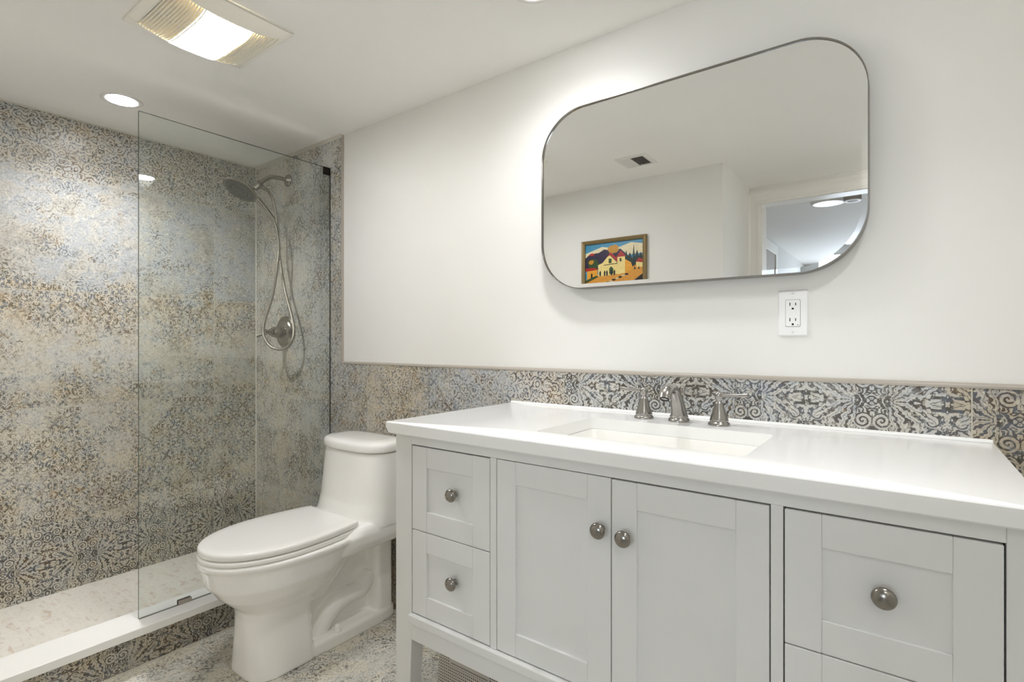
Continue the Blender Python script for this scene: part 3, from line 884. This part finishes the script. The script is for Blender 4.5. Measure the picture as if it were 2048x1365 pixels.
# ------------------------------------------------------------------ shower curb and glass
CU = thing('shower_curb', 'low shower curb faced with patterned tile under a white stone cap', 'curb', (0.68, -0.74, 0.0))
bm = new(); box(bm, 0.615, 0.735, YR + 0.002, -0.0005, 0.0005, 0.112)
obj('tiled_base', bm, TILE_CURB, CU, uv=True)
bm = new(); box(bm, 0.606, 0.7555, YR + 0.002, -0.0005, 0.114, 0.1425)
obj('stone_cap', bm, M['stone'], CU, bevel=0.0025)
GX = 0.683
GP = thing('shower_glass_panel', 'clear frameless fixed glass panel standing on the white shower curb', 'glass panel', (GX, -0.39, 0.1425))
bm = new()
box(bm, GX - 0.004, GX + 0.004, -0.775, -0.0015, 0.1435, 1.940)
for f in bm.faces:
    c = f.calc_center_median()
    f.material_index = 0 if abs(c.x - GX) > 0.003 else 1
obj('pane', bm, [M['glass'], M['glass_edge']], GP)
bm = new(); box(bm, GX - 0.011, GX + 0.0, -0.034, -0.0012, 1.908, 1.944)
for v_ in bm.verts: pass
obj('wall_clip', bm, M['bronze'], GP, bevel=0.002)['label'] = 'dark bronze clip at the top by the wall'
bm = new()
box(bm, GX + 0.0042, GX + 0.008, -0.650, -0.604, 0.1430, 0.160)
box(bm, GX - 0.008, GX - 0.0042, -0.650, -0.604, 0.1430, 0.160)
obj('curb_clip', bm, M['clip'], GP, bevel=0.0012)
bm = new(); box(bm, GX + 0.0040, GX + 0.0060, -0.775, -0.002, 0.1427, 0.1455)
obj('bottom_seal', bm, plain('grey_seal', srgb(150, 148, 142), 0.4), GP)

# ------------------------------------------------------------------ shower fittings
sm_ = M['shower_metal']
SA = thing('shower_fixture', 'satin nickel shower arm carrying a round hand shower with looping hose', 'shower head', (0.326, 0.0, 1.95))
HS = SA
bm = new()
lathe(bm, [(0.030, 0.0003), (0.031, 0.003), (0.029, 0.008), (0.020, 0.014), (0.0115, 0.018), (0.0110, 0.020)], (0.326, 0.0, 1.950), (0, -1, 0), 32)
obj('flange', bm, sm_, SA, smooth=True, angle=60)
bm = new()
arm = smooth_path([(0.326, -0.008, 1.950), (0.326, -0.055, 1.9497), (0.326, -0.095, 1.944), (0.325, -0.128, 1.922), (0.324, -0.152, 1.896)], 8)
tube(bm, arm, 0.0107, 20)
obj('shower_arm', bm, sm_, SA, smooth=True, angle=60)
bm = new()
d = Vector((0.0, -0.62, -0.78)).normalized()
p0 = Vector((0.324, -0.144, 1.906))
lathe(bm, [(0.0115, 0.0), (0.0150, 0.002), (0.0150, 0.010), (0.0122, 0.012), (0.0135, 0.015), (0.0165, 0.020), (0.0165, 0.030), (0.0125, 0.036), (0.0125, 0.044), (0.009, 0.050)], p0, d, 28)
tube(bm, [(0.326, -0.150, 1.888), (0.326, -0.128, 1.880), (0.326, -0.110, 1.873)], [0.009, 0.0085, 0.0095], 16)
obj('bracket', bm, sm_, SA, smooth=True, angle=50)
hc = Vector((0.300, -0.232, 1.857))
ax = Vector((0.06, -0.50, -0.865)).normalized()
bm = new()
lathe(bm, [(0.016, -0.032), (0.022, -0.028), (0.040, -0.020), (0.062, -0.011), (0.076, -0.004), (0.0805, 0.002), (0.0800, 0.006), (0.0765, 0.008)], hc, ax, 48)
obj('spray_head', bm, sm_, HS, smooth=True, angle=50)
bm = new()
lathe(bm, [(0.0735, 0.007), (0.0735, 0.0092), (0.070, 0.0105), (0.050, 0.0112), (0.047, 0.0100), (0.028, 0.0105), (0.0004, 0.0110)], hc, ax, 48)
fc = obj('spray_face', bm, M['face'], HS, smooth=True, angle=40)
bm = new()
u_, w_, _ = basis(ax)
for (rr, cnt) in ((0.060, 24), (0.040, 16), (0.020, 8)):
    for k in range(cnt):
        t = 2 * pi * k / cnt
        lathe(bm, [(0.0022, 0.010), (0.0018, 0.0128)], hc + (u_ * cos(t) + w_ * sin(t)) * rr, ax, 8)
o = obj('nozzles', bm, M['slot'], None); o.parent = fc
bm = new()
hp = smooth_path([hc + Vector((0.0, 0.060, -0.022)), (0.300, -0.146, 1.822), (0.300, -0.118, 1.797), (0.300, -0.088, 1.764), (0.3005, -0.066, 1.738), (0.301, -0.060, 1.728)], 6)
tube(bm, hp, interp([0.012, 0.0155, 0.0135, 0.0130, 0.0125, 0.0085], len(hp)), 20)
obj('handle', bm, sm_, HS, smooth=True, angle=60)
bm = new()
hose = smooth_path([(0.326, -0.112, 1.8735), (0.318, -0.092, 1.857), (0.313, -0.073, 1.822), (0.311, -0.0565, 1.741), (0.313, -0.048, 1.64), (0.322, -0.045, 1.539), (0.369, -0.045, 1.385),
                    (0.428, -0.045, 1.258), (0.458, -0.050, 1.171), (0.448, -0.068, 1.110), (0.402, -0.088, 1.088), (0.351, -0.110, 1.103), (0.316, -0.126, 1.158),
                    (0.309, -0.116, 1.235), (0.333, -0.090, 1.359), (0.357, -0.078, 1.507), (0.360, -0.072, 1.595), (0.334, -0.065, 1.674), (0.303, -0.060, 1.728)], 10)
tube(bm, hose, 0.0072, 14)
def ribbed():
    g = G('ribbed_hose_metal')
    co = g.n('ShaderNodeTexCoord').outputs['Object']
    x, y, z = g.sep(co)
    h = g.m_('SINE', g.m_('MULTIPLY', z, 2 * pi / 0.004))
    g.set(color=srgb(164, 158, 146), rough=0.3, metal=1.0)
    g.bump(h, 0.35, 0.0008)
    return g.m
obj('hose', bm, ribbed(), HS, smooth=True, angle=60)

VA = thing('shower_valve', 'satin nickel round shower valve with lever handle on tiled wall', 'shower valve', (0.296, 0.0, 1.174))
vo = (0.298, 0.0, 1.1735)
bm = new()
lathe(bm, [(0.0825, 0.0003), (0.0835, 0.003), (0.080, 0.007), (0.066, 0.0085), (0.0635, 0.011), (0.061, 0.0135), (0.048, 0.015), (0.044, 0.018), (0.036, 0.0205)], vo, (0, -1, 0), 56)
obj('escutcheon', bm, sm_, VA, smooth=True, angle=35)
bm = new()
lathe(bm, [(0.031, 0.019), (0.031, 0.030), (0.026, 0.032), (0.026, 0.038), (0.0285, 0.041), (0.0285, 0.050), (0.0255, 0.066), (0.0235, 0.072), (0.014, 0.0735), (0.0135, 0.078),
           (0.0165, 0.080), (0.0170, 0.085), (0.011, 0.088), (0.010, 0.096), (0.0135, 0.100), (0.0140, 0.106), (0.010, 0.111), (0.0004, 0.113)], vo, (0, -1, 0), 36)
hb = obj('valve_hub', bm, sm_, VA, smooth=True, angle=35)
bm = new()
tube(bm, smooth_path([(0.298, -0.104, 1.171), (0.291, -0.116, 1.164), (0.283, -0.128, 1.158), (0.275, -0.139, 1.153)], 4), interp([0.006, 0.0058, 0.0075, 0.0092], 13), 16)
o = obj('lever', bm, sm_, None, smooth=True, angle=60); o.parent = hb

# ------------------------------------------------------------------ ceiling fan light
FX, FY = 1.168, -0.748
FN = thing('exhaust_fan_light', 'ivory plastic ceiling exhaust fan with bright square light panel', 'fan light', (FX, FY, H))
hx, hy = 0.167, 0.171
def dome(x, y):
    a = max(0.0, 1 - abs((x - FX) / hx) ** 4.5); b = max(0.0, 1 - abs((y - FY) / hy) ** 2.2)
    return H - 0.005 - 0.044 * a * b ** 0.85
lx, ly = 0.128, 0.063           # half size of the light panel
gy0, gy1 = 0.066, 0.147         # louvre bands either side of it
def patch(bm, x0, x1, y0, y1, nx, ny, dz=0.0):
    vs = [[bm.verts.new((x0 + (x1 - x0) * i / nx, y0 + (y1 - y0) * j / ny, dome(x0 + (x1 - x0) * i / nx, y0 + (y1 - y0) * j / ny) + dz)) for j in range(ny + 1)] for i in range(nx + 1)]
    for i in range(nx):
        for j in range(ny):
            bm.faces.new((vs[i][j], vs[i + 1][j], vs[i + 1][j + 1], vs[i][j + 1]))
    return vs
bm = new()
# shell: frame strips around the louvres and the lens
patch(bm, FX - hx, FX - lx, FY - hy, FY + hy, 12, 40)
patch(bm, FX + lx, FX + hx, FY - hy, FY + hy, 12, 40)
patch(bm, FX - lx, FX + lx, FY - hy, FY - gy1, 24, 4)
patch(bm, FX - lx, FX + lx, FY + gy1, FY + hy, 24, 4)
patch(bm, FX - lx, FX + lx, FY - gy0, FY - ly, 24, 1)
patch(bm, FX - lx, FX + lx, FY + ly, FY + gy0, 24, 1)
for (a, b, c, d_) in ((FX - hx, FX - hx, FY - hy, FY + hy), (FX + hx, FX + hx, FY - hy, FY + hy), (FX - hx, FX + hx, FY - hy, FY - hy), (FX - hx, FX + hx, FY + hy, FY + hy)):
    q = [bm.verts.new(p) for p in ((a, c, H - 0.0005), (b, d_, H - 0.0005), (b, d_, dome(b, d_)), (a, c, dome(a, c)))]
    bm.faces.new(q)
so = obj('housing', bm, M['ivory'], FN, smooth=True, angle=40)
so.modifiers.new('thick', 'SOLIDIFY').thickness = 0.003
for s in (-1, 1):
    for k in range(11):
        y = FY + s * (gy0 + 0.0045 + k * (gy1 - gy0 - 0.008) / 10)
        bm = new()
        rows = [[], [], [], []]
        for i in range(17):
            x = FX - lx + 2 * lx * i / 16
            z = dome(x, y)
            for r_, (dy, dz) in enumerate(((-0.0017, -0.0012), (0.0017, -0.0012), (0.0017, 0.0075), (-0.0017, 0.0075))):
                rows[r_].append((x, y + dy, z + dz))
        loft(bm, [[rows[r_][i] for r_ in range(4)] for i in range(17)])
        obj('louvre', bm, M['ivory'], FN)
    bm = new(); patch(bm, FX - 0.002, FX + 0.002, FY + s * gy0, FY + s * gy1, 1, 8, 0.0005)
    o = obj('louvre_rib', bm, M['ivory'], FN)
bm = new(); box(bm, FX - lx - 0.005, FX + lx + 0.005, FY - gy1, FY + gy1, H - 0.010, H - 0.002)
obj('inner_box', bm, M['fan_inside_lit'], FN)
for s_ in (-1, 1):
    bm = new()
    loft(bm, [[(FX - lx + 2 * lx * i / 16, FY + s_ * (ly + a), z) for (a, z) in ((0.001, H - 0.010), (0.0028, H - 0.010), (0.0028, dome(FX - lx + 2 * lx * i / 16, FY + s_ * ly) + 0.003), (0.001, dome(FX - lx + 2 * lx * i / 16, FY + s_ * ly) + 0.003))] for i in range(17)])
    obj('added_baffle', bm, M['ivory'], FN)  # unseen walls added to keep the lens light out of the louvre bands
bm = new(); patch(bm, FX - lx + 0.0005, FX + lx - 0.0005, FY - ly + 0.0005, FY + ly - 0.0005, 24, 12, -0.001)
ln = obj('light_panel', bm, M['fan_lens'], FN, smooth=True)
ln.modifiers.new('thick', 'SOLIDIFY').thickness = 0.002
ln['label'] = 'glowing white light panel'

# ------------------------------------------------------------------ recessed lights
def can(x, y, label):
    c = thing('recessed_light', label, 'ceiling light', (x, y, H), 'recessed ceiling lights')
    bm = new()
    lathe(bm, [(0.052, 0.0), (0.052, 0.0015), (0.060, 0.0030), (0.068, 0.0026), (0.0705, 0.0)], (x, y, H), (0, 0, -1), 40)
    obj('trim_ring', bm, M['vent_white'], c, smooth=True, angle=40)
    bm = new()
    lathe(bm, [(0.0515, 0.0003), (0.0515, 0.0022), (0.046, 0.0034), (0.0004, 0.0038)], (x, y, H), (0, 0, -1), 40)
    obj('lens', bm, M['can_lens'], c, smooth=True, angle=40)
    return c
can(0.370, -0.730, 'small round recessed light glowing in the ceiling over the shower')
can(2.050, -0.306, 'small round recessed light in the ceiling above the left end of the vanity')
can(2.950, -0.640, 'added small round fill light in the ceiling above the right end of the vanity, out of view')  # unseen light added to brighten the countertop

AL = thing('added_alcove_fill_light', 'added white round fill light on the ceiling of the alcove by the door, out of view', 'ceiling light', (3.12, -1.78, H))
bm = new(); lathe(bm, [(0.150, 0.0003), (0.152, 0.006), (0.150, 0.024), (0.142, 0.028), (0.138, 0.028), (0.138, 0.022)], (3.12, -1.78, H), (0, 0, -1), 48)  # rim of the fill light added to brighten the room from the alcove
obj('light_rim', bm, M['vent_white'], AL, smooth=True, angle=40)
bm = new(); lathe(bm, [(0.1375, 0.020), (0.1375, 0.050), (0.130, 0.075), (0.105, 0.095), (0.06, 0.106), (0.0004, 0.109)], (3.12, -1.78, H), (0, 0, -1), 48)
obj('lens', bm, M['fill_lens'], AL, smooth=True, angle=40)

# ------------------------------------------------------------------ ceiling register seen in the mirror
VT = thing('ceiling_vent', 'white ceiling air register seen in the mirror', 'vent', (1.72, -1.187, H))
vx0, vx1, vy0, vy1 = 1.632, 1.800, -1.280, -1.108
bm = new()
o_ = [(vx0, vx1, vy0, vy1, H - 0.0003), (vx0, vx1, vy0, vy1, H - 0.003), (vx0 + 0.014, vx1 - 0.014, vy0 + 0.014, vy1 - 0.014, H - 0.0065), (vx0 + 0.022, vx1 - 0.022, vy0 + 0.022, vy1 - 0.022, H - 0.0055),
      (vx0 + 0.022, vx1 - 0.022, vy0 + 0.022, vy1 - 0.022, H - 0.0003)]
loft(bm, [[(a, c, z), (b, c, z), (b, d_, z), (a, d_, z)] for (a, b, c, d_, z) in o_], cap=False)
obj('vent_frame', bm, M['vent_white'], VT)
bm = new(); box(bm, vx0 + 0.02, vx1 - 0.02, vy0 + 0.02, vy1 - 0.02, H - 0.0018, H - 0.0006)
obj('duct', bm, M['slot'], VT)
for k in range(11):
    x = vx0 + 0.027 + k * 0.0114
    t = -0.40 if x < 1.712 else 0.75
    bm = new(); box(bm, -0.0046, 0.0046, vy0 + 0.022, vy1 - 0.022, -0.0005, 0.0005)
    bmesh.ops.rotate(bm, verts=bm.verts, cent=(0, 0, 0), matrix=Matrix.Rotation(t, 3, 'Y'))
    bmesh.ops.translate(bm, verts=bm.verts, vec=(x, 0, H - 0.0052))
    obj('slat', bm, M['vent_white'], VT)

# ------------------------------------------------------------------ painting on the wall behind the camera
PA = thing('framed_painting', 'gold framed colourful painting of a village chapel seen in the mirror', 'painting', (1.445, YR, 1.43))
px0, px1, pz0, pz1 = 1.232, 1.655, 1.432, 1.750
fw = 0.022
bm = new()
st = [(0.0, 0.0), (0.0, 0.020), (0.004, 0.024), (0.012, 0.022), (fw, 0.016), (fw, 0.006)]
R = []
for (cx, cz, sx, sz) in ((px0, pz0, 1, 1), (px1, pz0, -1, 1), (px1, pz1, -1, -1), (px0, pz1, 1, -1)):
    R.append([(cx + sx * d, YR + h, cz + sz * d) for (d, h) in st])
loft(bm, R + [R[0]], cap=False, closed=False)
bmesh.ops.remove_doubles(bm, verts=bm.verts, dist=1e-6)
obj('picture_frame', bm, M['gold'], PA)
ink = {}
def pm(name, r, g_, b):
    if name not in ink:
        ink[name] = plain('oil_' + name, srgb(r, g_, b), 0.35, var=0.22, scale=70)
    return ink[name]
names = [('sky', 64, 140, 176), ('cloud', 226, 214, 176), ('hill', 44, 34, 62), ('tree', 52, 78, 44), ('pine', 18, 44, 40), ('wall', 240, 214, 140), ('lit', 226, 160, 50),
         ('roof', 170, 40, 36), ('road', 214, 150, 60), ('dark', 30, 28, 32), ('gold', 196, 140, 40), ('stone', 206, 190, 150)]
mats = [pm(*n_) for n_ in names]
idx = {n_[0]: i for i, n_ in enumerate(names)}
bm = new()
iw, ih = px1 - px0 - 2 * fw, pz1 - pz0 - 2 * fw
layer = [0]
def poly(col, pts):
    """coordinates: u from the viewer's left, v up; the wall is seen from +y so u runs towards -x"""
    layer[0] += 1
    y = YR + 0.007 + 0.00006 * layer[0]
    f = bm.faces.new([bm.verts.new((px1 - fw - u * iw, y, pz0 + fw + v_ * ih)) for (u, v_) in pts])
    f.material_index = idx[col]
def blob(col, u, v_, a, b, n=14):
    random.seed(int(u * 977 + v_ * 313))
    poly(col, [(min(1, max(0, u + a * cos(2 * pi * k / n) * random.uniform(.8, 1.1))), min(1, max(0, v_ + b * sin(2 * pi * k / n) * random.uniform(.8, 1.1)))) for k in range(n)])
# written as seen in the mirror (left-right), so flip u once for the real canvas
def P_(col, pts): poly(col, [(1 - u, v_) for (u, v_) in pts])
def B_(col, u, v_, a, b): blob(col, 1 - u, v_, a, b)
P_('sky', [(0, 0), (1, 0), (1, 1), (0, 1)])
P_('cloud', [(0, .80), (.3, .92), (.55, .86), (.8, .95), (1, .90), (1, .7), (0, .66)])
P_('hill', [(0, .45), (0, .70), (.1, .80), (.22, .78), (.34, .86), (.5, .80), (.62, .84), (.7, .74), (.8, .6), (1, .5), (1, .35)])
B_('gold', .50, .84, .10, .10)
B_('hill', .22, .74, .10, .06)
B_('roof', .12, .77, .05, .03)
for (u, h_, w_) in ((.72, .80, .03), (.78, .74, .04), (.845, .92, .022), (.9, .78, .04), (.96, .72, .04)):
    P_('pine', [(u - w_, .45), (u - w_, .6), (u, h_), (u + w_, .6), (u + w_, .45)])
B_('tree', .14, .56, .11, .12); B_('gold', .11, .60, .05, .05); B_('tree', .20, .52, .06, .08)
P_('road', [(0, 0), (0, .2), (.2, .30), (.5, .36), (.8, .40), (1, .55), (1, 0)])
P_('lit', [(.03, .18), (.03, .40), (.22, .42), (.22, .28)])
P_('roof', [(-0.0, .40), (.01, .47), (.16, .47), (.25, .42)])
P_('dark', [(.10, .22), (.10, .34), (.13, .34), (.13, .23)])
P_('wall', [(.24, .26), (.23, .52), (.31, .56), (.43, .73), (.56, .55), (.60, .30)])
P_('roof', [(.39, .68), (.45, .78), (.60, .60), (.57, .55), (.45, .72)])
P_('wall', [(.57, .28), (.57, .66), (.70, .66), (.70, .30)])
P_('lit', [(.70, .30), (.70, .60), (.80, .52), (.84, .36)])
P_('roof', [(.55, .66), (.63, .80), (.72, .66)])
P_('dark', [(.61, .56), (.61, .63), (.64, .63), (.64, .56)])
P_('tree', [(.42, .54), (.42, .64), (.47, .64), (.47, .54)])
P_('dark', [(.33, .50), (.33, .515), (.57, .53), (.57, .515)])
P_('tree', [(.43, .30), (.43, .42), (.46, .47), (.50, .42), (.50, .30)])
for u in (.35, .39, .47, .52, .27):
    P_('dark', [(u - .012, .27), (u - .015, .35), (u, .40), (u + .014, .35), (u + .01, .27)])
P_('wall', [(.90, .40), (.88, .50), (.93, .56), (1, .50), (1, .40)])
P_('roof', [(.88, .52), (.93, .60), (1, .56), (1, .49)])
P_('dark', [(.85, .36), (.86, .44), (.88, .36)]); P_('dark', [(.92, .36), (.93, .44), (.945, .36)])
P_('tree', [(.0, .13), (.0, .19), (.2, .29), (.24, .26)])
for k in range(7):
    u = .40 + k * .055
    B_('stone' if k % 2 else 'dark', u, .12 + k * .025, .035, .02)
P_('dark', [(.78, 0), (.82, .10), (.95, .22), (1, .26), (1, 0)])
B_('stone', .30, .09, .07, .03); B_('tree', .46, .10, .07, .03); B_('stone', .60, .04, .09, .025); B_('sky', .86, .06, .05, .03)
P_('roof', [(0, 0), (0, .02), (.25, .03), (.25, 0)])
cv = obj('canvas', bm, mats, PA)
bm = new(); box(bm, px0 + fw - 0.003, px1 - fw + 0.003, YR + 0.001, YR + 0.0068, pz0 + fw - 0.003, pz1 - fw + 0.003)
obj('stretcher', bm, M['slot'], PA)

# ------------------------------------------------------------------ hall ceiling fittings seen in the mirror
HL = thing('hall_ceiling_light', 'round flush ceiling light lit in the hall, seen in the mirror', 'ceiling light', (2.435, -2.72, H))
bm = new(); lathe(bm, [(0.098, 0.0003), (0.100, 0.004), (0.100, 0.018), (0.094, 0.022), (0.086, 0.022), (0.086, 0.019)], (2.435, -2.70, H), (0, 0, -1), 48)
obj('light_rim', bm, M['vent_white'], HL, smooth=True, angle=40)
bm = new(); lathe(bm, [(0.0855, 0.017), (0.0855, 0.0205), (0.06, 0.0225), (0.0004, 0.023)], (2.435, -2.70, H), (0, 0, -1), 48)
obj('lens', bm, M['disc_lens'], HL, smooth=True, angle=40)
SD = thing('smoke_detector', 'grey smoke detector on the hall ceiling, beside the round light', 'smoke detector', (2.59, -2.52, H))
bm = new(); lathe(bm, [(0.052, 0.0003), (0.052, 0.052), (0.048, 0.062), (0.034, 0.066)], (2.59, -2.52, H), (0, 0, -1), 36)
obj('detector_body', bm, M['detector'], SD, smooth=True, angle=40)
bm = new(); lathe(bm, [(0.046, 0.0615), (0.046, 0.0665), (0.030, 0.0675), (0.028, 0.0640)], (2.59, -2.52, H), (0, 0, -1), 36)
obj('detector_ring', bm, M['vent_white'], SD, smooth=True, angle=40)

# ------------------------------------------------------------------ stool stored under the vanity
def dotted():
    g = G('grey_dotted_plastic')
    x, y, z = g.sep(g.n('ShaderNodeTexCoord').outputs['Object'])
    a = g.m_('SUBTRACT', g.m_('PINGPONG', x, 0.0078), 0.0039)
    b = g.m_('SUBTRACT', g.m_('PINGPONG', z, 0.0088), 0.0044)
    d = g.m_('SQRT', g.m_('ADD', g.m_('MULTIPLY', a, a), g.m_('MULTIPLY', b, b)))
    dot = g.step(d, 0.0019, 0.0025, 1.0, 0.0)
    clear = g.m_('MULTIPLY', g.step(g.m_('ABSOLUTE', x), 0.076, 0.077), 1.0)
    low = g.step(z, 0.136, 0.137, 1.0, 0.0)
    area = g.m_('MAXIMUM', clear, low)
    dash = g.m_('GREATER_THAN', g.m_('SINE', g.m_('MULTIPLY', x, 1500.0)), -0.6)
    rim = g.m_('MULTIPLY', g.m_('MULTIPLY', g.m_('COMPARE', z, 0.143, 0.0016), dash), g.m_('LESS_THAN', g.m_('ABSOLUTE', x), 0.072))
    col = g.mix(g.m_('MAXIMUM', g.m_('MULTIPLY', dot, area), rim), srgb(196, 190, 182), srgb(54, 48, 44))
    g.set(color=col, rough=0.45)
    return g.m
bm = new()
BX = 1.815
frustum(bm, (BX - 0.142, BX + 0.142, -0.305, -0.10), (BX - 0.128, BX + 0.128, -0.300, -0.11), 0.0, 0.20)
for v_ in bm.verts: v_.co.x -= BX
st_ = obj('step_stool', bm, dotted(), bevel=0.016, seg=4)
st_.location.x = BX
tag(st_, 'grey plastic step stool with dotted grip holes stored under the vanity', 'step stool')
